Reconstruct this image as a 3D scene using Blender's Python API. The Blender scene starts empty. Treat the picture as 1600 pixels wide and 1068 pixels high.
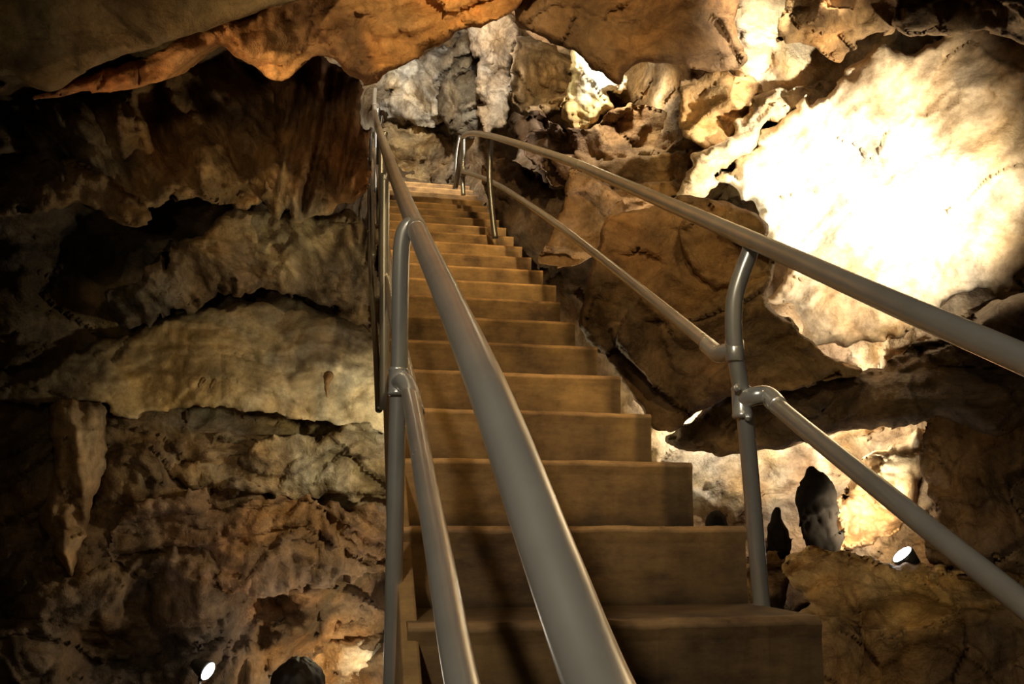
import bpy, math, numpy as np, random
from collections import Counter
from mathutils import Vector
random.seed(3)
sc=bpy.context.scene
try:
    sc.view_settings.view_transform='Standard'
except Exception: pass

# ---------------------------------------------------------------- site survey frame
F=1300.0; ZC=2.55
PITCH=math.atan2(298,F); YAW=math.atan2(214,1175)
cp,sp=math.cos(PITCH),math.sin(PITCH); cy_,sy_=math.cos(YAW),math.sin(YAW)
def PA(px,py,z):
    """bearing (px,py) + range z -> world metres, numpy"""
    x=(px-800)/F*z; y=(534-py)/F*z
    yy=z*cp-y*sp; zz=z*sp+y*cp
    return np.stack([cy_*x+sy_*yy, -sy_*x+cy_*yy, ZC+zz],-1)
def P(px,py,z):
    a=PA(np.float64(px),np.float64(py),np.float64(z)); return Vector(a.tolist())

# ---------------------------------------------------------------- noise
rng=np.random.RandomState(7)
perm=rng.permutation(256); perm=np.concatenate([perm,perm,perm])
grad=rng.normal(size=(256,3)); grad/=np.linalg.norm(grad,axis=1)[:,None]
jitv=rng.rand(256,3); offv=rng.rand(256)*2-1
def noise(p):
    p=np.asarray(p,float); i=np.floor(p).astype(int); f=p-i; i&=255
    u=f*f*f*(f*(f*6-15)+10)
    r=np.zeros(p.shape[:-1])
    for dx in (0,1):
        wx=u[...,0] if dx else 1-u[...,0]
        for dy in (0,1):
            wy=u[...,1] if dy else 1-u[...,1]
            for dz in (0,1):
                wz=u[...,2] if dz else 1-u[...,2]
                h=perm[perm[perm[(i[...,0]+dx)&255]+((i[...,1]+dy)&255)]+((i[...,2]+dz)&255)]
                g=grad[h]
                d=g[...,0]*(f[...,0]-dx)+g[...,1]*(f[...,1]-dy)+g[...,2]*(f[...,2]-dz)
                r+=wx*wy*wz*d
    return r*1.5
def fbm(p,o=4,g=.5):
    a=1;r=0;s=0
    for k in range(o):
        r=r+a*noise(p*(2.03**k)+k*17.3); s+=a; a*=g
    return r/s
def billow(p,o=4,g=.5):
    a=1;r=0;s=0
    for k in range(o):
        r=r+a*np.abs(noise(p*(2.1**k)+k*9.1)); s+=a; a*=g
    return r/s
def facet(p):
    """fractured blocks: every block has its own plane"""
    i=np.floor(p).astype(int); best=np.full(p.shape[:-1],1e9); val=np.zeros(p.shape[:-1])
    for dx in(-1,0,1):
        for dy in(-1,0,1):
            for dz in(-1,0,1):
                c=i+np.array([dx,dy,dz]); ci=c&255
                h=perm[perm[perm[ci[...,0]]+ci[...,1]]+ci[...,2]]
                d=p-(c+jitv[h]); dd=(d*d).sum(-1)
                v=offv[h]*.45+(grad[(h*7+3)&255]*d).sum(-1)
                m=dd<best; best=np.where(m,dd,best); val=np.where(m,v,val)
    return val
def chisel(q,s=1.0):
    w=np.stack([noise(q*3+5),noise(q*3+25),noise(q*3+45)],-1)*.06+np.stack([noise(q*11+5),noise(q*11+25),noise(q*11+45)],-1)*.02
    q=q+w; b=np.array([1,1,1.5])
    return .19*facet(q*b*1.1*s)+.08*facet(q*b*2.7*s+9)+.024*facet(q*b*6.5*s+19)
def terrace(q,fr=3.0):
    h=q[...,2]*fr+1.1*noise(q*np.array([.8,.8,.8]))+.35*noise(q*3)
    f=h-np.floor(h); k=np.floor(h).astype(int)&255
    return (f-.5)*(.6+.8*offv[k])+.5*offv[k]
def drips(q,fr=5.):
    a=np.array([fr,fr,.9]); return np.abs(noise(q*a+3))*1.0+.5*np.abs(noise(q*a*2.2+9))

# ---------------------------------------------------------------- materials
def nodes(name):
    m=bpy.data.materials.new(name); m.use_nodes=True
    nt=m.node_tree; b=nt.nodes['Principled BSDF']; return m,nt,b
def rock_mat(name,rough=.62,bump=.8,stain=.85,crack=.3):
    m,nt,b=nodes(name); N=nt.nodes; L=nt.links
    geo=N.new('ShaderNodeNewGeometry')
    at=N.new('ShaderNodeAttribute'); at.attribute_name='tint_shade'
    def nz(s,d,r,dist=0):
        n=N.new('ShaderNodeTexNoise'); n.inputs['Scale'].default_value=s; n.inputs['Detail'].default_value=d; n.inputs['Roughness'].default_value=r; n.inputs['Distortion'].default_value=dist
        L.new(geo.outputs['Position'],n.inputs['Vector']); return n
    def ramp(src,p0,c0,p1,c1):
        r=N.new('ShaderNodeValToRGB'); e=r.color_ramp.elements; e[0].position=p0; e[0].color=c0; e[1].position=p1; e[1].color=c1
        L.new(src,r.inputs['Fac']); return r
    def mul(a,bb,f):
        x=N.new('ShaderNodeMix'); x.data_type='RGBA'; x.blend_type='MULTIPLY'; x.inputs[0].default_value=f
        L.new(a,x.inputs[6]); L.new(bb,x.inputs[7]); return x.outputs[2]
    n1=nz(3.0,9,.68,.6); r1=ramp(n1.outputs['Fac'],.34,(.28,.21,.16,1),.6,(1.3,1.25,1.2,1))
    n2=nz(24,8,.75); r2=ramp(n2.outputs['Fac'],.32,(.5,.45,.4,1),.58,(1.15,1.15,1.15,1))
    vo=N.new('ShaderNodeTexVoronoi'); vo.feature='DISTANCE_TO_EDGE'; vo.inputs['Scale'].default_value=2.6
    mixv=N.new('ShaderNodeMix'); mixv.data_type='VECTOR'; mixv.inputs[0].default_value=.2
    L.new(geo.outputs['Position'],mixv.inputs[4]); L.new(nz(4,6,.65).outputs['Color'],mixv.inputs[5]); L.new(mixv.outputs[1],vo.inputs['Vector'])
    r3=ramp(vo.outputs['Distance'],0,(.3,.24,.2,1),.015,(1,1,1,1))
    c=mul(at.outputs['Color'],r1.outputs['Color'],stain); c=mul(c,r2.outputs['Color'],.6); c=mul(c,r3.outputs['Color'],crack)
    L.new(c,b.inputs['Base Color'])
    b.inputs['Roughness'].default_value=rough; b.inputs['Specular IOR Level'].default_value=.3
    n3=nz(14,9,.64)
    bp=N.new('ShaderNodeBump'); bp.inputs['Strength'].default_value=bump; bp.inputs['Distance'].default_value=.06
    L.new(n3.outputs['Fac'],bp.inputs['Height']); L.new(bp.outputs['Normal'],b.inputs['Normal'])
    return m
ROCK=rock_mat('cave_limestone',bump=.65); SMOOTH=rock_mat('flowstone',.6,.35,.65,.1)
def metal_mat(name,col,rough=.28,met=.7):
    m,nt,b=nodes(name); N=nt.nodes; L=nt.links
    geo=N.new('ShaderNodeNewGeometry'); n=N.new('ShaderNodeTexNoise'); n.inputs['Scale'].default_value=12; n.inputs['Detail'].default_value=5
    L.new(geo.outputs['Position'],n.inputs['Vector'])
    r=N.new('ShaderNodeValToRGB'); e=r.color_ramp.elements
    e[0].position=.35; e[0].color=tuple(c*.88 for c in col)+(1,); e[1].position=.6; e[1].color=tuple(col)+(1,)
    L.new(n.outputs['Fac'],r.inputs['Fac']); L.new(r.outputs['Color'],b.inputs['Base Color'])
    rr=N.new('ShaderNodeMapRange'); rr.inputs[3].default_value=rough+.05; rr.inputs[4].default_value=rough-.03
    L.new(n.outputs['Fac'],rr.inputs[0]); L.new(rr.outputs[0],b.inputs['Roughness'])
    b.inputs['Metallic'].default_value=met
    return m
PIPE=metal_mat('galvanised_pipe',(.82,.77,.66)); FIT=metal_mat('pipe_fitting',(.85,.81,.72),.26,.6); DPIPE=metal_mat('dark_pipe',(.22,.2,.17),.35)
def conc_mat():
    m,nt,b=nodes('stained_concrete'); N=nt.nodes; L=nt.links
    geo=N.new('ShaderNodeNewGeometry'); mp=N.new('ShaderNodeMapping'); mp.inputs['Scale'].default_value=(2,4,6)
    L.new(geo.outputs['Position'],mp.inputs['Vector'])
    n=N.new('ShaderNodeTexNoise'); n.inputs['Scale'].default_value=5; n.inputs['Detail'].default_value=10; n.inputs['Roughness'].default_value=.75
    L.new(mp.outputs[0],n.inputs['Vector'])
    n2=N.new('ShaderNodeTexNoise'); n2.inputs['Scale'].default_value=3; n2.inputs['Detail'].default_value=9; n2.inputs['Roughness'].default_value=.65
    L.new(geo.outputs['Position'],n2.inputs['Vector'])
    ad=N.new('ShaderNodeMath'); ad.operation='MULTIPLY_ADD'; ad.inputs[1].default_value=.5; L.new(n.outputs['Fac'],ad.inputs[0]); L.new(n2.outputs['Fac'],ad.inputs[2])
    r=N.new('ShaderNodeValToRGB'); e=r.color_ramp.elements
    e[0].position=.38; e[0].color=(.12,.06,.022,1); e[1].position=.62; e[1].color=(.54,.31,.105,1)
    hf=N.new('ShaderNodeMath'); hf.operation='MULTIPLY'; hf.inputs[1].default_value=.66; L.new(ad.outputs[0],hf.inputs[0])
    L.new(hf.outputs[0],r.inputs['Fac'])
    at=N.new('ShaderNodeAttribute'); at.attribute_name='tint_shade'
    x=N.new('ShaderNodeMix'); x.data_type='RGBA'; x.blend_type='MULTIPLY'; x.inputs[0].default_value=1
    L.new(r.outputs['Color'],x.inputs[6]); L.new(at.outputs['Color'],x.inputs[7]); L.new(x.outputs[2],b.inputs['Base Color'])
    b.inputs['Roughness'].default_value=.75
    bp=N.new('ShaderNodeBump'); bp.inputs['Strength'].default_value=.35; bp.inputs['Distance'].default_value=.01
    L.new(ad.outputs[0],bp.inputs['Height']); L.new(bp.outputs['Normal'],b.inputs['Normal'])
    return m
CONC=conc_mat()
def plain(name,col,rough=.6,scale=30,emit=0,ecol=(1,1,1),spec=.5):
    m,nt,b=nodes(name); N=nt.nodes; L=nt.links
    n=N.new('ShaderNodeTexNoise'); n.inputs['Scale'].default_value=scale; r=N.new('ShaderNodeValToRGB')
    r.color_ramp.elements[0].color=tuple(c*.6 for c in col)+(1,); r.color_ramp.elements[1].color=tuple(col)+(1,)
    L.new(n.outputs['Fac'],r.inputs['Fac']); L.new(r.outputs['Color'],b.inputs['Base Color']); b.inputs['Roughness'].default_value=rough
    b.inputs['Specular IOR Level'].default_value=spec
    if emit: b.inputs['Emission Color'].default_value=tuple(ecol)+(1,); b.inputs['Emission Strength'].default_value=emit
    return m

# ---------------------------------------------------------------- helpers
def link(o,parent=None):
    sc.collection.objects.link(o)
    if parent: o.parent=parent
    return o
def mesh_obj(name,verts,faces,mat=None,parent=None,smooth=True,label=None,category=None,kind=None,cols=None):
    me=bpy.data.meshes.new(name); me.from_pydata([tuple(v) for v in verts],[],[tuple(f) for f in faces]); me.update()
    if smooth: me.polygons.foreach_set('use_smooth',[True]*len(me.polygons))
    if mat: me.materials.append(mat)
    if cols is not None:
        a=me.color_attributes.new('tint_shade','FLOAT_COLOR','POINT')
        c=np.ones((len(verts),4),np.float32); c[:,:3]=cols; a.data.foreach_set('color',c.ravel())
    o=bpy.data.objects.new(name,me); link(o,parent)
    if label: o['label']=label
    if category: o['category']=category
    if kind: o['kind']=kind
    return o
def empty(name,loc,label,category):
    o=bpy.data.objects.new(name,None); o.empty_display_size=.1; o['label']=label; o['category']=category; link(o); return o
def catmull(pts,n=8,closed=False):
    pts=[np.array(p,float) for p in pts]; out=[]
    m=len(pts); rngk=range(m) if closed else range(m-1)
    for k in rngk:
        if closed: a,b,c,d=pts[(k-1)%m],pts[k],pts[(k+1)%m],pts[(k+2)%m]
        else: a=pts[max(k-1,0)];b=pts[k];c=pts[k+1];d=pts[min(k+2,m-1)]
        for t in np.arange(n)/n:
            out.append(.5*((2*b)+(c-a)*t+(2*a-5*b+4*c-d)*t*t+(3*b-a-3*c+d)*t**3))
    if not closed: out.append(pts[-1])
    return out
def tube(name,pts,r,mat,parent,seg=20,sm=6,label=None):
    pts=catmull(pts,sm) if sm>1 else [np.array(p,float) for p in pts]
    rs=r if hasattr(r,'__len__') else [r]*len(pts)
    V=[];Fc=[]; prev=None
    for i,p in enumerate(pts):
        t=pts[min(i+1,len(pts)-1)]-pts[max(i-1,0)]; t=t/np.linalg.norm(t)
        if prev is None:
            a=np.array([1,0,0]) if abs(t[0])<.8 else np.array([0,0,1.]); u=np.cross(t,a)
        else: u=prev-t*np.dot(prev,t)
        u/=np.linalg.norm(u); prev=u; v=np.cross(t,u)
        for k in range(seg):
            an=2*math.pi*k/seg; V.append(p+rs[i]*(math.cos(an)*u+math.sin(an)*v))
    for i in range(len(pts)-1):
        for k in range(seg):
            a=i*seg+k;b=i*seg+(k+1)%seg; Fc.append((a,b,b+seg,a+seg))
    Fc.append(tuple(range(seg))[::-1]); Fc.append(tuple(range(len(V)-seg,len(V))))
    return mesh_obj(name,V,Fc,mat,parent,label=label)
def boxm(V,Fc,x0,x1,y0,y1,z0,z1):
    s=len(V)
    V+= [(x0,y0,z0),(x1,y0,z0),(x1,y1,z0),(x0,y1,z0),(x0,y0,z1),(x1,y0,z1),(x1,y1,z1),(x0,y1,z1)]
    for f in [(0,3,2,1),(4,5,6,7),(0,1,5,4),(1,2,6,5),(2,3,7,6),(3,0,4,7)]: Fc.append(tuple(s+q for q in f))

# ---------------------------------------------------------------- cave shell
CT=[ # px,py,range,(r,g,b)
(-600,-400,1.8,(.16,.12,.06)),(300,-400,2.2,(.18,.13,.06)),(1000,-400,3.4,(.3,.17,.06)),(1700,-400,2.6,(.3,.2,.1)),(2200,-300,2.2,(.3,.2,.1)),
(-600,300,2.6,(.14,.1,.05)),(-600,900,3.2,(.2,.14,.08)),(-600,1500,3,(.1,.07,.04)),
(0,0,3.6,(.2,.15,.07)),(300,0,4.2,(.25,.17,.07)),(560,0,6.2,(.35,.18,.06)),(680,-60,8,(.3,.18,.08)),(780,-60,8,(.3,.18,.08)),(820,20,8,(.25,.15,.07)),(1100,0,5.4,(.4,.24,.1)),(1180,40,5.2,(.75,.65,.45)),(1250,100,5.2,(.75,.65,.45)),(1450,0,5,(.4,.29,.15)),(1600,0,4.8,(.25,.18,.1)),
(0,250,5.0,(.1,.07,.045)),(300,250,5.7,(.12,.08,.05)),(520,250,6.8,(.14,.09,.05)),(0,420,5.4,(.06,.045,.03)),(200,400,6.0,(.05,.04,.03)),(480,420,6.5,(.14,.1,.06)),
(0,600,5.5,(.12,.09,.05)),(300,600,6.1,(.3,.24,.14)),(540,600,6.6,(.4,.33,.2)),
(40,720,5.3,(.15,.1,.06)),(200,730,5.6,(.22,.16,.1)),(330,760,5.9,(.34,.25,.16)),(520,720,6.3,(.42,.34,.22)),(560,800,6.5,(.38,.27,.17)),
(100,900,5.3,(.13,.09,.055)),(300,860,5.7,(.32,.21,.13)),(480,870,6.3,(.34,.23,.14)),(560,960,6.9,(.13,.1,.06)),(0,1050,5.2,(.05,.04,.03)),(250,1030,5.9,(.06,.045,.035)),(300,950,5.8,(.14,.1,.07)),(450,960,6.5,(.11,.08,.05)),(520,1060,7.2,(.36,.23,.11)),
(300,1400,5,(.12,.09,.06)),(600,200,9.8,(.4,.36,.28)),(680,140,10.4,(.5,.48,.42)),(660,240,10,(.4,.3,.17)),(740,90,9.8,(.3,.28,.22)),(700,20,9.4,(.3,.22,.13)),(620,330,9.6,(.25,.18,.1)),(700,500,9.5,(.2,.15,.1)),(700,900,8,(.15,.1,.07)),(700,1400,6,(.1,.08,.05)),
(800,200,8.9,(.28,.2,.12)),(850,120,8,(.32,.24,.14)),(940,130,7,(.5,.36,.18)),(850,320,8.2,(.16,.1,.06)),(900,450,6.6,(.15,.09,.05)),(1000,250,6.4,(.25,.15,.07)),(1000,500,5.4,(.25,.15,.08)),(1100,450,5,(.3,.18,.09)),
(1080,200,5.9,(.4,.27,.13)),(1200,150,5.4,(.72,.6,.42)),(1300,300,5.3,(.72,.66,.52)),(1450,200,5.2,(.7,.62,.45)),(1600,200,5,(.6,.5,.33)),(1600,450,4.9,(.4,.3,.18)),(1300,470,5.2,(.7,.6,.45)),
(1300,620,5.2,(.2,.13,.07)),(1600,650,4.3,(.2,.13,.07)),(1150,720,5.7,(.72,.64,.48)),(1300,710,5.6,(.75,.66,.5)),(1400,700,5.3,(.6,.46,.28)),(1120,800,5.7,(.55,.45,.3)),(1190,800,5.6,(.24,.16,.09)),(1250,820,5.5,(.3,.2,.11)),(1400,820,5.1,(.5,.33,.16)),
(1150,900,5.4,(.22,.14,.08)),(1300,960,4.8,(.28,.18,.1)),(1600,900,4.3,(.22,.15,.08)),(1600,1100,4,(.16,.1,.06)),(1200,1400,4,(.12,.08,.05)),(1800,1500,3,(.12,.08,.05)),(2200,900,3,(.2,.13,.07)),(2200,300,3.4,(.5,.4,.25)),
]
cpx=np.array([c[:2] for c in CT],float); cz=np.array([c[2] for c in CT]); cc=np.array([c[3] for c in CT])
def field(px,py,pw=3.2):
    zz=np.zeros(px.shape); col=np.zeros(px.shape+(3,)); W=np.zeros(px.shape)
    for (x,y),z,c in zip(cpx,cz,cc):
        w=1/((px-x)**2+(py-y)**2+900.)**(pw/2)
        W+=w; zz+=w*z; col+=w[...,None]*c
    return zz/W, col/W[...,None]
STEP=5
gx=np.arange(-700,2301,STEP,dtype=float); gy=np.arange(-460,1501,STEP,dtype=float)
GX,GY=np.meshgrid(gx,gy)
z0,_=field(GX,GY)
W0=PA(GX,GY,z0)
warp=np.stack([noise(W0*1.3+3),noise(W0*1.3+31),noise(W0*1.3+57)],-1)
Ww=W0+warp*.35
low=np.clip((GY-600)/120,0,1)*np.clip((700-GX)/60,0,1)
lft=np.clip((620-GX)/60,0,1)
rec=np.clip((GX-1080)/30,0,1)*np.clip((1440-GX)/30,0,1)*np.clip((GY-660)/20,0,1)*np.clip((860-GY)/30,0,1)
rough=billow(Ww*1.1,4)
fine=fbm(Ww*6,3)
sm=np.clip((GX-1120)/60,0,1)*np.clip((560-GY)/60,0,1)   # floodlit wall is smoother
sm=np.maximum(sm,.3*rec)
z1=z0-.4*(rough-.3)*(1-.7*sm)+(1.05-.5*lft)*chisel(Ww)*(1-.6*sm)+.03*fine*(1-.4*sm)+(.1*terrace(Ww,2.6)+.07*terrace(Ww+3,6.5))*(.25+.75*low)*(1-.8*sm)-.13*low*(drips(Ww,4.5)-.4)
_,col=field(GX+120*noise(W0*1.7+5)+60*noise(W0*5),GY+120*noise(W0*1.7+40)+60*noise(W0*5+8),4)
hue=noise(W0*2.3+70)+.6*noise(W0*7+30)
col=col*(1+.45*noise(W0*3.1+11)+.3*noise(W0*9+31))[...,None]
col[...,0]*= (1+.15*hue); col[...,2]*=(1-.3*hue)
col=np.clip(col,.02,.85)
SH=PA(GX,GY,z1)
def sub(name,i0,i1,j0,j1,label,cat):
    V=SH[i0:i1+1,j0:j1+1]; h,w=V.shape[:2]
    idx=np.arange(h*w).reshape(h,w)
    Fc=np.stack([idx[:-1,:-1],idx[1:,:-1],idx[1:,1:],idx[:-1,1:]],-1).reshape(-1,4)
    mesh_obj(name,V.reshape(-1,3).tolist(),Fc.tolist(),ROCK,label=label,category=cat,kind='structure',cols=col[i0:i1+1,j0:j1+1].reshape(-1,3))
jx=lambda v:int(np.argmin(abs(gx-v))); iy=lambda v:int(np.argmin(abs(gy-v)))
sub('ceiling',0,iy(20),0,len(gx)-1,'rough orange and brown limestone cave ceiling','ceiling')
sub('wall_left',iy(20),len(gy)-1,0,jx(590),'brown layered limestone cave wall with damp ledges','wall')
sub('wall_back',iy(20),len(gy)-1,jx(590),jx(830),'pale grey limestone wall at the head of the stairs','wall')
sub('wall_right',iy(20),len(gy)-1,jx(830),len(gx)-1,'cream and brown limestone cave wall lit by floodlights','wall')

# visitor stands on a raised hump of the cave floor
ph=P(468,1022,3.05)
hump=ph.z-1.74
fx=np.linspace(-6,7,110); fy=np.linspace(-4,9,110); FX,FY=np.meshgrid(fx,fy)
fp=np.stack([FX,FY,FX*0],-1); dd_=np.hypot(FX-ph.x,FY-ph.y)
FZ=-.12+.12*fbm(fp*1.4,4); ms=1/(1+np.exp((dd_-1.0)*6)); FZ=FZ*(1-ms)+(hump+.0)*ms
fv=np.stack([FX,FY,FZ],-1); idx=np.arange(110*110).reshape(110,110)
Fc=np.stack([idx[:-1,:-1],idx[:-1,1:],idx[1:,1:],idx[1:,:-1]],-1).reshape(-1,4)
mesh_obj('floor',fv.reshape(-1,3).tolist(),Fc.tolist(),ROCK,label='uneven dark brown cave floor',category='floor',kind='structure',cols=np.tile([.12,.08,.05],(110*110,1)))

# ---------------------------------------------------------------- rock masses
def polysd(px,py,poly):
    poly=np.array(poly); d=np.full(px.shape,1e9); ins=np.zeros(px.shape,bool); n=len(poly)
    for k in range(n):
        a=poly[k]; b=poly[(k+1)%n]; e=b-a; L2=e@e+1e-9
        t=np.clip(((px-a[0])*e[0]+(py-a[1])*e[1])/L2,0,1)
        dx=px-a[0]-t*e[0]; dy=py-a[1]-t*e[1]; d=np.minimum(d,dx*dx+dy*dy)
        c=((a[1]>py)!=(b[1]>py))
        xi=a[0]+(py-a[1])*(b[0]-a[0])/(b[1]-a[1]+1e-12)
        ins^=c&(px<xi)
    d=np.sqrt(d); return np.where(ins,d,-d)
def rock(name,poly,z,cols,label,cat='rock',R=30,depth=.2,amp=.15,scale=1.3,drape=None,zx=0,zy=0,step=4,jit=11,back=.8,mat=None,strata=0,seed=0,fineamp=.02,cvar=.45,ch=1.0,chs=1.0,drip=0,sfr=5.5):
    poly=catmull([np.array(p,float) for p in poly],4,True)
    pa=np.array(poly); x0,y0=pa.min(0)-step*3; x1,y1=pa.max(0)+step*3
    X,Y=np.meshgrid(np.arange(x0,x1,step),np.arange(y0,y1,step))
    cx,cyy=pa.mean(0)
    zz=z+zx*(X-cx)/1000+zy*(Y-cyy)/1000
    M=np.stack([X*z/F,Y*z/F,X*0+seed*3.7],-1)
    def wob(o): return jit*(noise(M*3.3+o)*1.2+.7*noise(M*8+o)+.35*noise(M*19+o)+.6*facet(M*4+o))
    sd=polysd(X+wob(0),Y+wob(20),poly)
    gyd,gxd=np.gradient(sd,step); gl=np.sqrt(gxd**2+gyd**2)+1e-6
    out=sd<0
    ins=~out
    cell=(ins[:-1,:-1]|ins[1:,:-1]|ins[1:,1:]|ins[:-1,1:])
    dd=np.clip(-sd/np.maximum(gl,.5),0,step*1.3)
    Xs=np.where(out,X+dd*gxd/gl,X); Ys=np.where(out,Y+dd*gyd/gl,Y)
    sdc=np.maximum(sd,0)
    t=np.clip(sdc/R,0,1); zz=zz+depth*(1-np.sqrt(np.clip(1-(1-t)**2,0,1)))
    Wp=PA(Xs,Ys,zz)+seed*5.1
    wr=np.stack([noise(Wp*1.6+3),noise(Wp*1.6+31),noise(Wp*1.6+57)],-1)*.3
    q=Wp+wr*.6
    rel=-amp*(billow(q*scale,4)-.3)*1.6+ch*chisel(q,chs)
    if drape:
        ang,fr,am=drape; a=math.radians(ang)
        U=(X*math.cos(a)+Y*math.sin(a))*z/F; Vv=(-X*math.sin(a)+Y*math.cos(a))*z/F
        nn=np.stack([U*.7,Vv*fr,X*0+seed],-1)+np.stack([X*0,wr[...,0]*1.2,X*0],-1)
        rel=rel-am*(np.abs(noise(nn))-.25)*1.8-am*.5*np.abs(noise(nn*2.3+7))-am*.2*np.abs(noise(nn*5+7))
    if strata: rel=rel+strata*terrace(q,sfr)
    if drip: rel=rel-drip*(drips(q,5)-.4)
    rel=rel+fineamp*fbm(q*8,3)
    zz=zz+rel*np.clip(.5+t,0,1)
    V=PA(Xs,Ys,zz)
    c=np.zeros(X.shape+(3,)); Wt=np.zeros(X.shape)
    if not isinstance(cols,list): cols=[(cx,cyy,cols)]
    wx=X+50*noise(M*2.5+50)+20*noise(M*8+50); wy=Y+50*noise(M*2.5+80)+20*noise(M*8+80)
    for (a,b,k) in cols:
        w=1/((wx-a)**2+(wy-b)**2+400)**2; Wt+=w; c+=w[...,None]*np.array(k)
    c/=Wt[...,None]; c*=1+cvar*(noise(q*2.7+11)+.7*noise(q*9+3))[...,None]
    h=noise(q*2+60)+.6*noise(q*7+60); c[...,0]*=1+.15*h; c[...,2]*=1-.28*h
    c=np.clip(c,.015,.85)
    idx=np.arange(X.size).reshape(X.shape)
    Fc=np.stack([idx[:-1,:-1],idx[1:,:-1],idx[1:,1:],idx[:-1,1:]],-1)[cell]
    used=np.unique(Fc); mp=np.full(X.size,-1); mp[used]=np.arange(len(used)); Fc=mp[Fc]
    V=V.reshape(-1,3)[used]; C=c.reshape(-1,3)[used]
    e=np.concatenate([Fc[:,[0,1]],Fc[:,[1,2]],Fc[:,[2,3]],Fc[:,[3,0]]])
    key=np.sort(e,1); cnt=Counter(map(tuple,key.tolist()))
    be=[tuple(x) for x,k in zip(e.tolist(),key.tolist()) if cnt[tuple(k)]==1]
    bv=sorted(set(v for x in be for v in x)); o=np.array([0,0,ZC]); cen=V.mean(0)
    VV=V.tolist(); CC=C.tolist(); m={}
    for ring,(bk,inn) in enumerate([(.3,.03),(1,.12)]):
        m2={}
        for v in bv:
            p=V[v]; d=p-o; d/=np.linalg.norm(d); q2=p+d*back*bk+(cen-p)*inn
            m2[v]=len(VV); VV.append(q2.tolist()); CC.append((C[v]*.8).tolist())
        m[ring]=m2
    FL=Fc.tolist()
    for a,b in be:
        FL.append((b,a,m[0][a],m[0][b])); FL.append((m[0][b],m[0][a],m[1][a],m[1][b]))
    return mesh_obj(name,VV,FL,mat or ROCK,label=label,category=cat,cols=np.array(CC))

# left side
rock('ceiling_slab',[(-300,-300),(560,-300),(545,-40),(430,5),(290,55),(150,105),(80,138),(-20,118),(-300,140)],3.1,[(0,0,(.12,.1,.055)),(400,-20,(.2,.15,.08)),(150,90,(.2,.14,.07))],'olive brown pitted limestone ceiling slab',R=30,depth=.06,amp=.06,seed=1,zx=.8,ch=.15,jit=5)
rock('flowstone_lip',[(60,148),(150,108),(280,58),(420,8),(520,-50),(620,-90),(860,-90),(812,5),(765,38),(700,58),(645,82),(600,108),(575,133),(545,126),(520,95),(490,84),(470,110),(440,128),(415,118),(385,85),(345,74),(305,88),(270,112),(200,135),(110,146)],3.75,[(150,130,(.5,.22,.08)),(330,70,(.55,.28,.1)),(425,95,(.7,.38,.15)),(700,30,(.5,.25,.08)),(560,90,(.14,.08,.04)),(525,75,(.2,.11,.05)),(620,70,(.6,.3,.1)),(600,20,(.36,.2,.08)),(440,40,(.3,.18,.08)),(740,15,(.6,.3,.1))],'orange ragged flowstone lip under the ceiling','flowstone',R=18,depth=.1,amp=.16,scale=2.2,seed=2,zx=1.2,jit=11,drape=(-22,5,.07),ch=.7)
rock('rock_mass',[(-80,110),(60,150),(200,135),(300,90),(345,76),(400,105),(430,125),(450,200),(440,300),(400,322),(360,330),(300,318),(250,322),(215,348),(170,320),(120,300),(60,240),(-80,250)],5.15,[(60,200,(.1,.07,.045)),(250,190,(.36,.21,.09)),(340,240,(.4,.26,.12)),(400,150,(.2,.13,.07)),(200,290,(.34,.25,.14)),(140,250,(.08,.06,.04)),(150,170,(.16,.11,.06))],'hollowed brown limestone mass with long draped folds','rock',R=22,depth=.15,amp=.45,scale=1.1,drape=(62,2.6,.3),seed=3,zx=1.6,jit=18,ch=.5)
rock('flowstone_drapery',[(430,118),(490,80),(530,105),(566,140),(576,260),(562,302),(530,318),(512,330),(490,325),(468,345),(450,325),(435,350),(412,312),(425,240),(425,180)],5.25,[(480,240,(.4,.23,.1)),(540,220,(.42,.22,.09)),(430,310,(.34,.25,.14)),(510,150,(.2,.12,.07)),(455,180,(.2,.13,.07))],'brown cluster of narrow flowstone draperies','flowstone',R=25,depth=.25,amp=.1,scale=2,drape=(100,7,.34),seed=33,zx=1.2,jit=10,ch=.25)
rock('rock_mass',[(-60,240),(130,262),(210,300),(230,345),(190,350),(120,325),(40,330),(-60,350)],4.95,(.2,.14,.08),'brown drooping rock lip with a ragged edge',R=20,depth=.12,amp=.2,seed=34,jit=14,ch=.5)
rock('limestone_slab',[(290,372),(360,338),(430,330),(500,330),(552,345),(600,400),(610,515),(560,500),(470,465),(400,462),(330,460),(260,490),(190,505),(170,485),(230,430)],5.75,[(450,380,(.34,.27,.16)),(220,490,(.1,.08,.055)),(520,460,(.12,.09,.06)),(330,440,(.12,.09,.06)),(400,430,(.18,.13,.08))],'olive tan limestone slab with vertical streaks',R=22,depth=.12,amp=.2,drape=(60,3.4,.14),seed=4,zx=1.2,ch=.7,jit=17)
rock('pale_limestone_shelf',[(-80,595),(60,566),(150,535),(250,500),(350,478),(450,468),(520,492),(600,515),(640,560),(640,660),(560,664),(500,662),(400,645),(300,632),(200,645),(100,630),(-20,625)],5.8,[(570,620,(.68,.6,.43)),(450,615,(.54,.45,.3)),(400,560,(.36,.28,.16)),(250,605,(.44,.35,.21)),(460,500,(.12,.09,.055)),(560,520,(.15,.11,.07)),(80,600,(.13,.1,.06)),(430,572,(.2,.15,.09)),(250,530,(.2,.155,.09)),(-20,600,(.08,.06,.04))],'pale smooth limestone shelf along the cave wall',R=26,depth=.08,amp=.22,scale=.8,seed=5,zx=1.3,zy=-2.2,strata=.02,jit=8,ch=.2,mat=SMOOTH)
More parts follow.
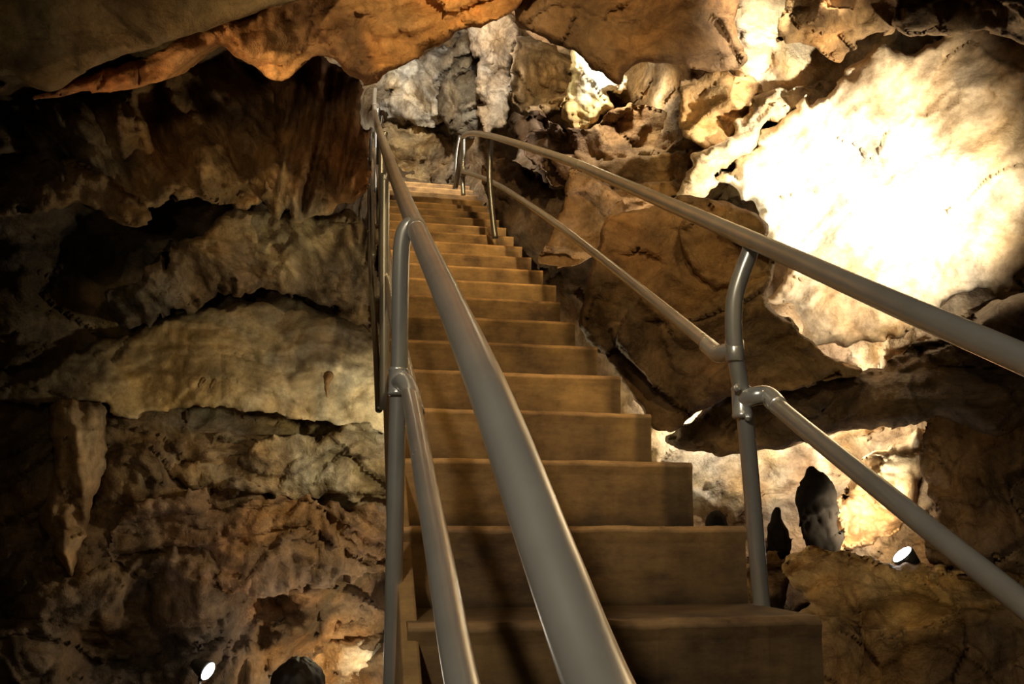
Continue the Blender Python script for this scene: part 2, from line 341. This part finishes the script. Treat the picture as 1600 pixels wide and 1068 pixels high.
rock('flowstone_column',[(80,635),(158,628),(165,700),(146,790),(130,870),(108,905),(82,850),(62,790),(80,720)],5.2,(.32,.22,.12),'tan flowstone column on the layered wall','flowstone',R=40,depth=.25,amp=.1,scale=3,drape=(90,5,.08),seed=6,mat=SMOOTH,ch=.4,jit=10)
rock('rock_ledge',[(180,800),(260,770),(360,790),(460,770),(560,790),(620,800),(620,900),(520,905),(430,925),(330,905),(240,900),(190,870)],5.8,[(300,840,(.34,.22,.14)),(500,840,(.34,.23,.14)),(240,870,(.16,.11,.07))],'brown layered rock ledge with small drips','rock',R=12,depth=.05,amp=.07,scale=1.5,strata=.09,seed=7,zx=1.4,jit=18,ch=1.0,drip=.1,sfr=5)
rock('rock_ledge',[(280,700),(380,680),(480,690),(540,660),(620,680),(620,770),(520,765),(440,780),(360,770),(300,760)],6.05,[(520,700,(.48,.42,.3)),(350,740,(.34,.26,.17))],'grey tan broken rock ledge',R=12,depth=.05,amp=.07,scale=1.5,strata=.09,seed=8,zx=1.2,jit=18,ch=1.2,drip=.06,sfr=5)
rock('rock_outcrop',[(430,1000),(520,990),(600,1005),(612,1100),(612,1200),(420,1200),(415,1050)],7.0,[(500,1030,(.46,.3,.14)),(590,1040,(.7,.62,.46))],'orange lit rock outcrop near the cave floor',R=25,depth=.2,amp=.2,scale=2,seed=9)
# back
rock('grey_boulder',[(588,120),(630,96),(690,66),(735,50),(745,90),(728,120),(705,150),(690,185),(650,200),(600,178)],9.3,[(640,130,(.56,.52,.43)),(710,90,(.28,.25,.2))],'grey fractured limestone boulder',R=12,depth=.15,amp=.12,scale=1.1,seed=10,step=3,jit=15,ch=3,chs=.9,drape=(75,3,.14))
rock('grey_boulder',[(690,130),(740,110),(770,140),(775,200),(745,215),(700,200),(680,165)],8.9,(.2,.17,.12),'dark grey fractured limestone boulder',R=12,depth=.15,amp=.12,scale=1.3,seed=11,step=3,ch=2.8,chs=.9)
rock('tan_boulder',[(595,200),(640,190),(700,205),(750,215),(768,260),(765,300),(700,285),(640,285),(596,275)],9.5,[(660,230,(.44,.33,.17)),(740,260,(.32,.23,.13))],'tan pitted limestone boulders at the stair head',R=12,depth=.15,amp=.25,scale=1.6,seed=12,step=3,ch=2.4,chs=.9)
rock('limestone_pillar',[(735,30),(790,10),(812,50),(805,110),(796,190),(765,212),(742,170),(745,95)],7.8,[(770,60,(.3,.23,.15)),(775,150,(.22,.17,.11))],'brown limestone column behind the stair head','rock',R=18,depth=.2,amp=.15,scale=1.5,drape=(85,3,.18),seed=13,step=3,ch=1.2)
# right
rock('ceiling_slab',[(790,-200),(1140,-200),(1148,40),(1172,98),(1120,112),(1050,100),(985,110),(970,138),(930,104),(905,82),(870,72),(830,52),(800,15)],4.6,[(900,30,(.2,.12,.06)),(1060,50,(.3,.16,.065)),(1130,20,(.2,.12,.055))],'rust brown limestone ceiling slab',R=20,depth=.1,amp=.08,seed=14,jit=8,ch=.5,chs=.9)
rock('limestone_pillar',[(800,60),(868,72),(898,110),(886,160),(862,192),(822,190),(796,150),(802,100)],6.7,(.36,.26,.15),'tan limestone pillar hanging from the ceiling',R=20,depth=.2,amp=.15,scale=1.6,seed=15,step=3,drape=(85,3,.14),ch=1.2)
rock('stalactite_cluster',[(898,74),(940,84),(978,133),(945,145),(958,178),(925,196),(898,205),(876,165),(893,130)],6.2,[(925,105,(.85,.78,.58)),(920,180,(.65,.48,.2))],'cream stalactite cluster lit from behind','stalactite',R=14,depth=.12,amp=.12,scale=2.5,seed=16,step=3,drape=(90,5,.12),mat=SMOOTH,ch=.6)
rock('rock_mass',[(800,185),(860,195),(905,205),(960,160),(1040,170),(1095,215),(1075,300),(1000,345),(960,370),(900,300),(830,250)],6.0,[(860,220,(.16,.1,.06)),(960,220,(.3,.19,.09)),(1050,220,(.4,.27,.13)),(980,320,(.28,.17,.08))],'brown angular limestone mass',R=12,depth=.1,amp=.08,scale=1.4,seed=17,jit=14,ch=1.9,chs=.9)
rock('rock_slab',[(892,268),(935,285),(975,320),(965,375),(915,405),(842,412),(858,372),(880,325)],5.2,[(900,350,(.26,.16,.08)),(950,330,(.34,.21,.1))],'broad pointed brown rock slab jutting toward the stairs',R=8,depth=.06,amp=.04,seed=18,step=3,jit=5,ch=1.2,chs=1)
rock('rock_mass',[(770,250),(860,290),(940,340),(965,420),(950,500),(900,480),(850,425),(800,380),(768,320)],6.6,(.15,.095,.055),'dark brown slab beside the upper steps',R=16,depth=.15,amp=.1,scale=1.6,seed=19,chs=.9,ch=1.3,zx=-4)
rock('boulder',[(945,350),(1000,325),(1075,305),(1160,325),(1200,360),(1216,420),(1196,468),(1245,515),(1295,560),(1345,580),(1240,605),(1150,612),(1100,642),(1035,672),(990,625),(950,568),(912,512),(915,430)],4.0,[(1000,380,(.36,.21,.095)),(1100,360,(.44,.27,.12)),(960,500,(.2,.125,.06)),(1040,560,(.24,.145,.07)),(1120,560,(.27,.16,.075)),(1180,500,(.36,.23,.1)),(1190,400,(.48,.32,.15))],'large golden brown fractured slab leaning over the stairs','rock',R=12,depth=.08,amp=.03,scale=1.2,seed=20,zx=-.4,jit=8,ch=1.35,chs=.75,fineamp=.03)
rock('boulder',[(1070,345),(1130,318),(1180,335),(1190,380),(1170,440),(1110,460),(1075,410)],3.85,(.42,.26,.12),'angular orange brown boulder',R=14,depth=.1,amp=.03,scale=2,seed=21,ch=1.1,chs=.8)
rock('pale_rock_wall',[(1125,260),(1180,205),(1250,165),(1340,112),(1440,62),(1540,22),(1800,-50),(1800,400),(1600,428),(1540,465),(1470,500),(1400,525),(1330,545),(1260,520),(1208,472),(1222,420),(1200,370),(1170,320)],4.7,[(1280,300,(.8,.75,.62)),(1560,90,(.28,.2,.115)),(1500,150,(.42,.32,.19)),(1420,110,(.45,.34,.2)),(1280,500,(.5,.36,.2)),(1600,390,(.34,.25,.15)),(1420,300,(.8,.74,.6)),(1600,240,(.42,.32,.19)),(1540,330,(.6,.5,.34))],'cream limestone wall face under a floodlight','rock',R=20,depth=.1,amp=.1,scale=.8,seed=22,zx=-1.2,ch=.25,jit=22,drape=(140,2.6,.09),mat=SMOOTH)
rock('rock_mass',[(1215,60),(1225,15),(1270,-40),(1500,-80),(1440,20),(1370,60),(1320,88),(1270,84)],4.3,[(1260,50,(.44,.26,.1)),(1380,10,(.28,.18,.08))],'orange brown hanging rock mass',R=12,depth=.1,amp=.08,scale=2,seed=23,jit=16,ch=1.3)
rock('rock_mass',[(1055,150),(1100,122),(1190,118),(1205,140),(1180,175),(1125,225),(1085,220)],5.0,[(1100,150,(.42,.28,.13)),(1160,180,(.34,.22,.1))],'tan angular rock under the ceiling slab',R=12,depth=.1,amp=.08,scale=1.8,seed=24,jit=14,ch=1.5)
rock('rock_mass',[(1180,160),(1250,125),(1310,130),(1290,160),(1220,190),(1140,260),(1110,300),(1060,305),(1090,250),(1130,220)],4.95,(.66,.55,.37),'pale ragged rock ridge',R=12,depth=.1,amp=.08,scale=1.5,seed=25,jit=18,ch=1.4)
rock('rock_mass',[(1400,30),(1470,-10),(1570,-20),(1800,-60),(1800,80),(1660,70),(1600,85),(1540,55),(1480,62)],4.1,(.17,.12,.07),'dark brown streaky rock shoulder near the ceiling',R=16,depth=.15,amp=.15,scale=2,seed=35,jit=16,drape=(150,4,.08))
rock('rock_ledge',[(1040,680),(1075,655),(1160,612),(1260,598),(1340,578),(1410,545),(1480,515),(1560,472),(1640,440),(1850,400),(1850,720),(1640,660),(1560,680),(1500,655),(1440,648),(1400,662),(1300,680),(1200,698),(1100,700)],4.0,[(1100,670,(.26,.18,.1)),(1300,630,(.14,.09,.05)),(1560,560,(.12,.08,.05)),(1420,600,(.15,.1,.05))],'dark brown overhanging rock ledge','rock',R=22,depth=.2,amp=.12,scale=1.4,strata=.08,seed=26,zx=-.9,jit=10,ch=.9,chs=.9,sfr=3.4)
DARKR=plain('silhouette_rock',(.012,.009,.006),.95,20,0,(1,1,1),.05)  # backlit silhouette shade put into a near-black stone colour
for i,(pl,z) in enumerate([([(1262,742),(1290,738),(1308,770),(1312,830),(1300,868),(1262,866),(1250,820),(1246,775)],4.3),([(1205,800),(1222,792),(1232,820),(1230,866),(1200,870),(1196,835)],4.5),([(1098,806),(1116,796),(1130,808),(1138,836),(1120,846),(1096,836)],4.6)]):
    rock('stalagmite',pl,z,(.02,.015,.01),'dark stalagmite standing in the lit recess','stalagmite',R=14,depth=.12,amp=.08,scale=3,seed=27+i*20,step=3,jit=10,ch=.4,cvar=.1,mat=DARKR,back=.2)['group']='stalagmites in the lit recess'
rock('flowstone_mound',[(1318,760),(1350,715),(1395,690),(1430,665),(1450,720),(1425,790),(1385,850),(1340,868),(1305,850)],4.9,[(1360,780,(.62,.38,.17)),(1400,710,(.7,.55,.33))],'orange flowstone mound beside the floodlight','flowstone',R=24,depth=.2,amp=.2,scale=2,seed=28,step=3,jit=13,ch=.9,mat=SMOOTH)
rock('rock_mass',[(1445,640),(1520,620),(1600,640),(1850,660),(1850,930),(1600,905),(1500,890),(1440,860),(1465,800),(1430,745),(1460,700)],4.0,[(1480,760,(.26,.16,.08)),(1600,760,(.15,.1,.06))],'dark brown striated rock wall',R=16,depth=.15,amp=.15,scale=1.6,drape=(60,3,.1),seed=29,ch=1.2,jit=20)
rock('rock_ledge',[(1180,850),(1215,840),(1245,885),(1220,960),(1290,960),(1240,1030),(1170,1010),(1150,920)],4.7,[(1200,870,(.3,.21,.12)),(1200,960,(.12,.09,.05))],'brown rock rim below the recess',R=20,depth=.2,amp=.2,scale=2.4,seed=30,drape=(85,5,.1),jit=13)
rock('rock_mass',[(1225,885),(1300,868),(1380,872),(1470,888),(1600,880),(1850,880),(1850,1300),(1200,1300),(1210,1040),(1255,960)],4.0,[(1300,910,(.42,.28,.13)),(1430,930,(.5,.36,.17)),(1300,1010,(.2,.13,.07)),(1500,1000,(.15,.1,.06)),(1400,1040,(.24,.16,.08))],'brown layered rock mass above the floor',R=14,depth=.12,amp=.08,scale=1.6,strata=.1,seed=31,jit=16,ch=1.5,chs=1,sfr=3.6)

def stalactite(px,py,z,L,r,label):
    b=P(px,py,z); pts=[b+Vector((0,0.1,.05)),b,b-Vector((.004,0,L*.4)),b-Vector((0,0.003,L*.75)),b-Vector((0,0,L))]
    rs=[r*1.5,r,r*.7,r*.4,r*.08]; V=catmull(pts,3); rr=np.interp(np.linspace(0,4,len(V)),range(5),rs)
    rr=rr*(1+.12*np.sin(np.arange(len(V))*2.1))
    o=tube('stalactite',V,rr,SMOOTH,None,12,1); o['label']=label; o['category']='stalactite'; o['group']='stalactites on the pale shelf'
    c=o.data.color_attributes.new('tint_shade','FLOAT_COLOR','POINT'); 
    c.data.foreach_set('color',np.tile([.22,.14,.07,1],len(o.data.vertices)).astype(np.float32))
for a in [(512,594,5.72,.12,.024),(312,600,5.55,.03,.012),(330,602,5.55,.025,.01)]:
    stalactite(*a,'short brown stalactite hanging from a pale shelf')

# ---------------------------------------------------------------- staircase
RUN,RISE=.311,.18; X0,X1=.1,.924; Y1=1.618; H1=ZC-.164
st=empty('staircase',(0,0,0),'long straight flight of worn golden brown concrete cave steps','staircase')
def step(n):
    y=Y1+(n-1)*RUN; h=H1+(n-1)*RISE
    w=X1+(random.uniform(-.006,.006)); 
    if n>=9: w+=.06
    V=[];Fc=[];C=[]; nx=36
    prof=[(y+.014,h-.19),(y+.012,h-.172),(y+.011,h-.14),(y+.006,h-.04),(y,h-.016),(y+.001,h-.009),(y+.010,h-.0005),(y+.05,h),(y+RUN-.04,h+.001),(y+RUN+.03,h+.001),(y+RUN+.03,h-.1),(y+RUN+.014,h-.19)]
    cf=[.3,.4,.75,.95,1.05,1.9,2.1,1.05,.8,.35,.3,.3]  # riser foot: dirt plus painted shade; nosing: wear plus painted light catch
    dim=min(1,.55+.09*max(n,0))     # lower steps painted darker, as the light fades down the flight
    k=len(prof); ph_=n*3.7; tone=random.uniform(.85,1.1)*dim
    for i in range(nx+1):
        x=X0+(w-X0)*i/nx
        for j,(a,b) in enumerate(prof):
            d=.005*float(noise(np.array([x*5+ph_,j*.15,n*.7])))+.0035*float(noise(np.array([x*24+ph_,j*.2,n*.7])))
            V.append((x,a+d,b+(d*.7 if 3<j<7 else 0)))
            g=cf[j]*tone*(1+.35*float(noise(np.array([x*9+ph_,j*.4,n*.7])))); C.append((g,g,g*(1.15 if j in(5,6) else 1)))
    for i in range(nx):
        for j in range(k):
            a=i*k+j;b=i*k+(j+1)%k; Fc.append((a,a+k,b+k,b))
    Fc.append(tuple(range(k))[::-1]); Fc.append(tuple(range(nx*k,nx*k+k)))
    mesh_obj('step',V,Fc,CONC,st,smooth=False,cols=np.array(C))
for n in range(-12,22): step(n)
yt=Y1+21*RUN; ht=H1+20*RISE
V=[];Fc=[]; boxm(V,Fc,X0,X1+.3,yt-.02,yt+1.2,ht-.2,ht); 
o=mesh_obj('landing',V,Fc,CONC,st,smooth=False,cols=np.ones((8,3))); bm=o.modifiers.new('b','BEVEL'); bm.width=.01; bm.segments=2
def slope(name,x0,x1,top,bot,mat,g=.8):
    ya,yb=Y1-13*RUN,yt+.3; za,zb=H1-13*RISE,ht+.17
    V=[(x0,ya,za+bot),(x1,ya,za+bot),(x1,yb,zb+bot),(x0,yb,zb+bot),(x0,ya,za+top),(x1,ya,za+top),(x1,yb,zb+top),(x0,yb,zb+top)]
    Fc=[(0,3,2,1),(4,5,6,7),(0,1,5,4),(1,2,6,5),(2,3,7,6),(3,0,4,7)]
    o=mesh_obj(name,V,Fc,mat,st,smooth=False,cols=np.ones((8,3))*g); b=o.modifiers.new('b','BEVEL'); b.width=.006; b.segments=2
slope('soffit_slab',X0+.01,X1-.05,-.19,-.34,CONC)
slope('side_board',X0-.012,X0+.022,.035,-.3,CONC,1.2)

# ---------------------------------------------------------------- railings
def collar(p,d,r,L,parent,lab=None):
    d=Vector(d).normalized(); p=Vector(p)
    ts=[-.5,-.46,-.4,-.36,.36,.4,.46,.5]; rs=[1.0,1.12,1.18,1.1,1.1,1.18,1.12,1.0]
    return tube('pipe_clamp',[p+d*(L*t) for t in ts],[r*q for q in rs],FIT,parent,20,1)
def ring(p,d,r,L,parent):
    d=Vector(d).normalized(); p=Vector(p)
    return tube('pipe_sleeve',[p+d*(L*t) for t in (-.5,-.48,.48,.5)],[r*q for q in (1,1.05,1.05,1)],PIPE,parent,24,1)
def bolt(p,d,parent):
    d=Vector(d).normalized(); p=Vector(p)
    return tube('bolt',[p,p+d*.008,p+d*.0081,p+d*.013],[.009,.009,.006,.004],FIT,parent,6,1)
PR=.0205; PL=.018
rl=empty('stair_railing',(0,0,0),'grey galvanised pipe railing with curved posts, seen close up','railing')
lp=[(1020,1250,.40),(934,1068,.49),(856,860,.60),(764,612,.82),(699,462,1.2),(650,355,1.75),(616,272,2.65),(600,226,3.7),(590,195,5.2),(586,174,7.2),(585,165,8.4)]
tube('handrail',[P(*a) for a in lp],PR,PIPE,rl,32,10)
tube('handrail',[P(585,165,8.4),P(585,152,8.5),P(586,138,8.6)],PR,PIPE,rl,14,4)
def vpost(pts,r=PL,m=PIPE): return tube('post',[P(*a) for a in pts],r,m,rl,22,8)
vpost([(645,350,1.75),(636,356,1.75),(629,376,1.75),(626,430,1.75),(624,560,1.75),(620,700,1.74),(616,880,1.72),(611,1150,1.70)])
for (z,t,b) in [(3.0,262,640),(4.8,206,440),(6.6,180,350),(8.3,168,300)]:
    x=601-((z-3)*2.6)
    vpost([(x+9/z*3,t,z),(x+1,t+20,z),(x,t+40,z),(x,b,z)],m=DPIPE if z>4 else PIPE)
mp=[(765,1250,.66),(722,1068,.80),(692,900,1.0),(664,745,1.28),(640,610,1.68),(620,512,2.15),(608,432,3.0),(598,330,4.6),(590,260,6.6),(587,232,8.3)]
tube('mid_rail',[P(*a) for a in mp],PR*.85,PIPE,rl,24,8)
p=P(622,596,1.745); collar(p,(0,0,1),PL,.06,rl); bolt(p+Vector((.01,-.02,.012)),(0.2,-1,0),rl); bolt(p+Vector((.01,-.02,-.016)),(0.2,-1,0),rl)
tube('elbow_fitting',[P(624,598,1.74),P(632,596,1.71),P(641,612,1.67),P(648,645,1.58)],PR*.93*np.ones(19),FIT,rl,18,6)
ring(P(650,355,1.75),P(616,272,2.65)-P(699,462,1.2),PR,.09,rl)
tube('guard_bar',[P(541,148,8.2),P(552,190,8.0),P(566,235,7.6),P(580,290,7.0),P(583,400,5.6)],.018,DPIPE,rl,12,6)
tube('guard_bar',[P(580,200,7.2),P(577,300,6.9),P(579,420,5.4),P(586,520,4.2),P(592,640,3.4)],.015,DPIPE,rl,12,6)

rr_=empty('stair_railing',(0,0,0),'grey galvanised pipe railing following the open edge of the steps','railing')
hp=[(2050,757,.74),(1600,561,1.08),(1400,475,1.34),(1168,372,1.92),(1030,312,2.5),(905,258,3.5),(850,238,4.1),(800,222,4.8),(765,212,5.5),(738,208,6.2),(724,214,6.7),(719,235,6.9),(716,265,7.0),(712,292,7.1)]
tube('handrail',[P(*a) for a in hp],PR,PIPE,rr_,28,8)
tube('mid_rail',[P(*a) for a in [(2100,1340,.72),(1600,944,1.15),(1400,784,1.42),(1260,672,1.72),(1205,626,1.87)]],PR*.92,PIPE,rr_,24,6)
tube('mid_rail',[P(*a) for a in [(1124,552,2.02),(1040,484,2.45),(950,412,3.1),(870,350,3.95),(800,302,5.0),(760,280,5.9),(724,268,6.6)]],PR*.85,PIPE,rr_,20,6)
zp=1.93
tube('post',[P(1172,374,zp),P(1172,392,zp),P(1160,424,zp),P(1148,465,zp),P(1146,510,zp),P(1150,560,zp),P(1160,620,zp),P(1167,680,zp),P(1176,780,zp),P(1186,900,zp),P(1196,1010,zp)],PR*.95,PIPE,rr_,24,6)
collar(P(1159,628,zp),(0.02,0,1),PR,.075,rr_); ring(P(1148,548,zp),(0,0,1),PR,.05,rr_)
tube('elbow_fitting',[P(1160,626,zp),P(1180,618,zp-.03),P(1200,618,zp-.04),P(1216,634,1.84)],PR*1.05*np.ones(19),FIT,rr_,18,6)
tube('elbow_fitting',[P(1148,545,zp),P(1134,550,zp+.03),P(1120,552,zp+.08),P(1104,538,zp+.16)],PR*1.02*np.ones(19),FIT,rr_,18,6)
bolt(P(1150,606,zp-.025),(-.2,-1,0),rr_); bolt(P(1168,652,zp-.025),(0,-1,0),rr_)
ring(P(905,258,3.5),P(1030,312,2.5)-P(905,258,3.5),PR,.08,rr_)
ring(P(1160,369,1.95),P(1030,312,2.5)-P(1160,369,1.95),PR,.07,rr_)
tube('post',[P(767,213,5.5),P(766,235,5.5),P(765,280,5.5),P(770,340,5.5),P(774,372,5.5)],PR*.95,DPIPE,rr_,16,5)
tube('post',[P(724,212,6.7),P(724,240,6.7),P(723,280,6.7),P(724,305,6.7)],PR*.9,PIPE,rr_,16,5)
tube('post',[P(712,300,8.2),P(713,250,8.2),P(719,212,8.2)],PR*.9,DPIPE,rr_,16,5)
collar(P(724,268,6.65),(0,0,1),PR,.08,rr_)

# ---------------------------------------------------------------- floodlights
BLK=plain('black_lamp_housing',(.03,.03,.03),.45)
def flood(pos,aim,emit,ecol,label,size=.07):
    e=empty('floodlight',pos,label,'lamp'); pos=Vector(pos); d=(Vector(aim)-pos).normalized()
    tube('lamp_housing',[pos+d*(t*size/.07) for t in (-.16,-.15,-.09,-.02,-.001)],[size*.35,size*.5,size*.8,size*1.05,size*1.08],BLK,e,24,1)
    tube('lamp_lens',[pos+d*(.001),pos+d*.006,pos+d*.014],[size*.98,size*.9,size*.5],plain('lamp_lens_glow',(.9,.9,.9),.2,5,emit,ecol),e,24,1)
    tube('bracket',[pos-d*.06-Vector((0,0,size)),pos-d*.06-Vector((0,0,size+.08)),pos-d*.06-Vector((0,0,size+.3))],.012,BLK,e,10,1)
    return e
LA=P(325,1048,5.2); flood(LA,LA+Vector((1.0,-.55,-.45)),18,(.75,.88,1),'small black floodlight glowing bluish white near the cave floor',.056)
LB=P(1410,866,4.2); flood(LB,LB+Vector((-.8,.1,.9)),18,(.8,.9,1),'small black floodlight shining in a rock recess',.055)

# ---------------------------------------------------------------- visitor
def skin(name,J,E,mat,parent=None,root=0,sub=2):
    me=bpy.data.meshes.new(name); me.from_pydata([j[0] for j in J],E,[]); o=bpy.data.objects.new(name,me); link(o,parent)
    m=o.modifiers.new('s','SKIN')
    if not me.skin_vertices:
        bpy.context.view_layer.objects.active=o; o.select_set(True); bpy.ops.mesh.customdata_skin_add(); o.select_set(False)
    for v,j in zip(me.skin_vertices[0].data,J):
        r=j[1]; v.radius=r if isinstance(r,tuple) else (r,r); v.use_root=False
    me.skin_vertices[0].data[root].use_root=True
    s=o.modifiers.new('ss','SUBSURF'); s.levels=sub; s.render_levels=sub
    me.materials.append(mat); return o
SK=plain('skin',(.5,.28,.18),.55); HR=plain('dark_hair',(.03,.018,.01),.6,60); JK=plain('dark_jacket',(.04,.05,.07),.8); TR=plain('denim',(.05,.07,.12),.85)
base=Vector((ph.x,ph.y,ph.z-1.74))
def pp(x,y,z): return (base.x-x,base.y-y,base.z+z)   # faces away, up the cave
J=[(pp(0,0,.92),(.15,.11)),(pp(0,0,1.1),(.13,.1)),(pp(0,0,1.3),(.16,.11)),(pp(0,0,1.42),(.1,.08)),(pp(0,.0,1.5),.055),(pp(0,-.01,1.56),.075),(pp(0,-.005,1.64),.085),
(pp(-.17,0,1.4),.055),(pp(-.23,.02,1.14),.042),(pp(-.22,-.08,.9),.03),(pp(-.22,-.1,.83),.03),
(pp(.17,0,1.4),.055),(pp(.23,.02,1.14),.042),(pp(.22,-.08,.9),.03),(pp(.22,-.1,.83),.03),
(pp(-.1,0,.85),.085),(pp(-.11,-.02,.48),.058),(pp(-.11,.03,.09),.042),(pp(-.12,-.1,.04),.035),
(pp(.1,0,.85),.085),(pp(.11,-.02,.48),.058),(pp(.11,.03,.09),.042),(pp(.12,-.1,.04),.035)]
E=[(0,1),(1,2),(2,3),(3,4),(4,5),(5,6),(3,7),(7,8),(8,9),(9,10),(3,11),(11,12),(12,13),(13,14),(0,15),(15,16),(16,17),(17,18),(0,19),(19,20),(20,21),(21,22)]
body=skin('person',J,E,SK); body['label']='visitor with short dark hair standing in dark jacket and jeans'; body['category']='person'
def ell(name,c,r,mat,parent,wob=0):
    V=[];Fc=[];n,m=(64,40) if wob else (20,14)
    for i in range(m+1):
        for k in range(n):
            a=math.pi*i/m;b=2*math.pi*k/n; u=np.array([math.sin(a)*math.cos(b),math.sin(a)*math.sin(b),math.cos(a)])
            s=1+wob*(float(noise(u*3+4))*.8+.5*float(noise(u*np.array([9,9,4])+9)))
            V.append(tuple(c[q]+r[q]*s*u[q] for q in range(3)))
    for i in range(m):
        for k in range(n): Fc.append((i*n+k,(i+1)*n+k,(i+1)*n+(k+1)%n,i*n+(k+1)%n))
    return mesh_obj(name,V,Fc,mat,parent)
ell('hair',pp(0,.03,1.62),(.1,.114,.115),HR,body,.1)
ell('nose',pp(0,-.105,1.57),(.014,.02,.022),SK,body)
for s in(-1,1):
    ell('ear',pp(s*.092,0,1.575),(.012,.022,.032),SK,body); ell('eye',pp(s*.032,-.085,1.6),(.013,.01,.01),plain('eye',(.1,.08,.07)),body)
    for f in range(5):
        x=s*(.205+.008*f)if f<4 else s*.19
        skin('finger',[(pp(x,-.1-.005*f,.84),.009),(pp(x,-.11,.79),.008),(pp(x*.97,-.1,.75+.008*abs(f-1.5)),.007)],[(0,1),(1,2)],SK,body,0,1)
skin('jacket',[(pp(0,0,.9),(.17,.13)),(pp(0,0,1.1),(.155,.125)),(pp(0,0,1.3),(.18,.13)),(pp(0,0,1.43),(.11,.09)),(pp(-.18,0,1.4),.07),(pp(-.235,.02,1.14),.058),(pp(-.222,-.07,.93),.045),(pp(.18,0,1.4),.07),(pp(.235,.02,1.14),.058),(pp(.222,-.07,.93),.045)],[(0,1),(1,2),(2,3),(3,4),(4,5),(5,6),(3,7),(7,8),(8,9)],JK,body)
skin('trousers',[(pp(0,0,.9),(.155,.12)),(pp(-.1,0,.82),.1),(pp(-.11,-.02,.48),.075),(pp(-.11,.03,.1),.062),(pp(.1,0,.82),.1),(pp(.11,-.02,.48),.075),(pp(.11,.03,.1),.062)],[(0,1),(1,2),(2,3),(0,4),(4,5),(5,6)],TR,body)

# ---------------------------------------------------------------- lights: cave lamps, plus unseen fills added to brighten
def spot(pos,aim,w,col,ang,blend=.6,r=.05):
    l=bpy.data.lights.new('scene_spot','SPOT'); l.energy=w; l.color=col; l.spot_size=math.radians(ang); l.spot_blend=blend; l.shadow_soft_size=r
    o=bpy.data.objects.new('scene_spot',l); o.location=pos; o.rotation_euler=(Vector(aim)-Vector(pos)).to_track_quat('-Z','Y').to_euler(); link(o); return o
def point(pos,w,col,r=.05):
    l=bpy.data.lights.new('scene_point','POINT'); l.energy=w; l.color=col; l.shadow_soft_size=r
    o=bpy.data.objects.new('scene_point',l); o.location=pos; link(o); return o
WARM=(1,.76,.4); GOLD=(1,.74,.36); WH=(1,.9,.72); ORG=(1,.68,.36)
spot(P(1860,360,2.9),P(1330,290,4.7),1050,WH,62,1)
spot(P(1350,-330,3.6),P(1190,110,5.1),520,WH,48,1)  # second unseen spot, added to brighten the upper pale rock
spot(LB+Vector((-.12,-.06,.1)),P(1200,730,5.6),120,WH,100,.8,.04)
point(P(1110,640,5.1),42,WH,.04)
point(P(1290,652,5.05),34,WH,.04)  # hidden point added to brighten the band under the ledge
spot(P(735,10,6.2),P(670,175,9.4),400,(1,.92,.78),90,.8)
spot(P(962,62,5.75),P(920,150,6.3),60,WH,130,.6)  # hidden spot added to brighten the stalactite cluster
spot(P(870,20,5.6),P(800,130,7.6),40,WARM,90,.8)
point(P(690,665,5.0),38,(1,.86,.5),.05)
spot(P(-250,520,2.4),P(480,80,3.9),80,ORG,34,.9,.15)
spot(Vector((-.9,-.3,ZC+.2)),P(430,230,5.0),100,(1,.74,.42),34,1,.1)  # unseen fill near the camera, added to brighten the draperies
spot(Vector((.6,.4,ZC+2.1)),Vector((.5,6,ZC+2.8)),480,GOLD,56,1,.06)
spot(Vector((.7,-.6,ZC+2.3)),Vector((.6,3.2,ZC+.8)),150,GOLD,56,1,.08)  # unseen fill added for the lower steps
spot(Vector((-1,-1,ZC+.6)),P(440,740,5.8),34,WARM,38,1,.1)  # unseen dim fill added for the left wall
spot(Vector((-.3,-.2,ZC+1.6)),P(1060,440,4.2),75,WARM,48,.9,.08)  # unseen warm fill added for the boulder beside the stairs
spot(Vector((-.9,-.7,ZC+1.4)),Vector((.15,1.1,ZC+.1)),95,(1,.92,.76),60,.9,.08)  # unseen spot behind the camera, added to lighten the rails
point(LA+Vector((.12,-.08,.0)),4,(1,.85,.65),.04)
point(P(570,1150,6.1),40,(1,.78,.5),.05)
spot(P(1750,1150,2.0),P(1350,950,4.2),30,WARM,80,.9,.1)

w=bpy.data.worlds.new('w'); sc.world=w; w.use_nodes=True
w.node_tree.nodes['Background'].inputs[0].default_value=(1,.8,.55,1); w.node_tree.nodes['Background'].inputs[1].default_value=.015

cam=bpy.data.cameras.new('camera'); cam.lens=F/1600*36; cam.sensor_width=36; cam.clip_start=.01
co=bpy.data.objects.new('camera',cam); co.location=(0,0,ZC); co.rotation_euler=(math.pi/2+PITCH,0,-YAW); link(co); sc.camera=co
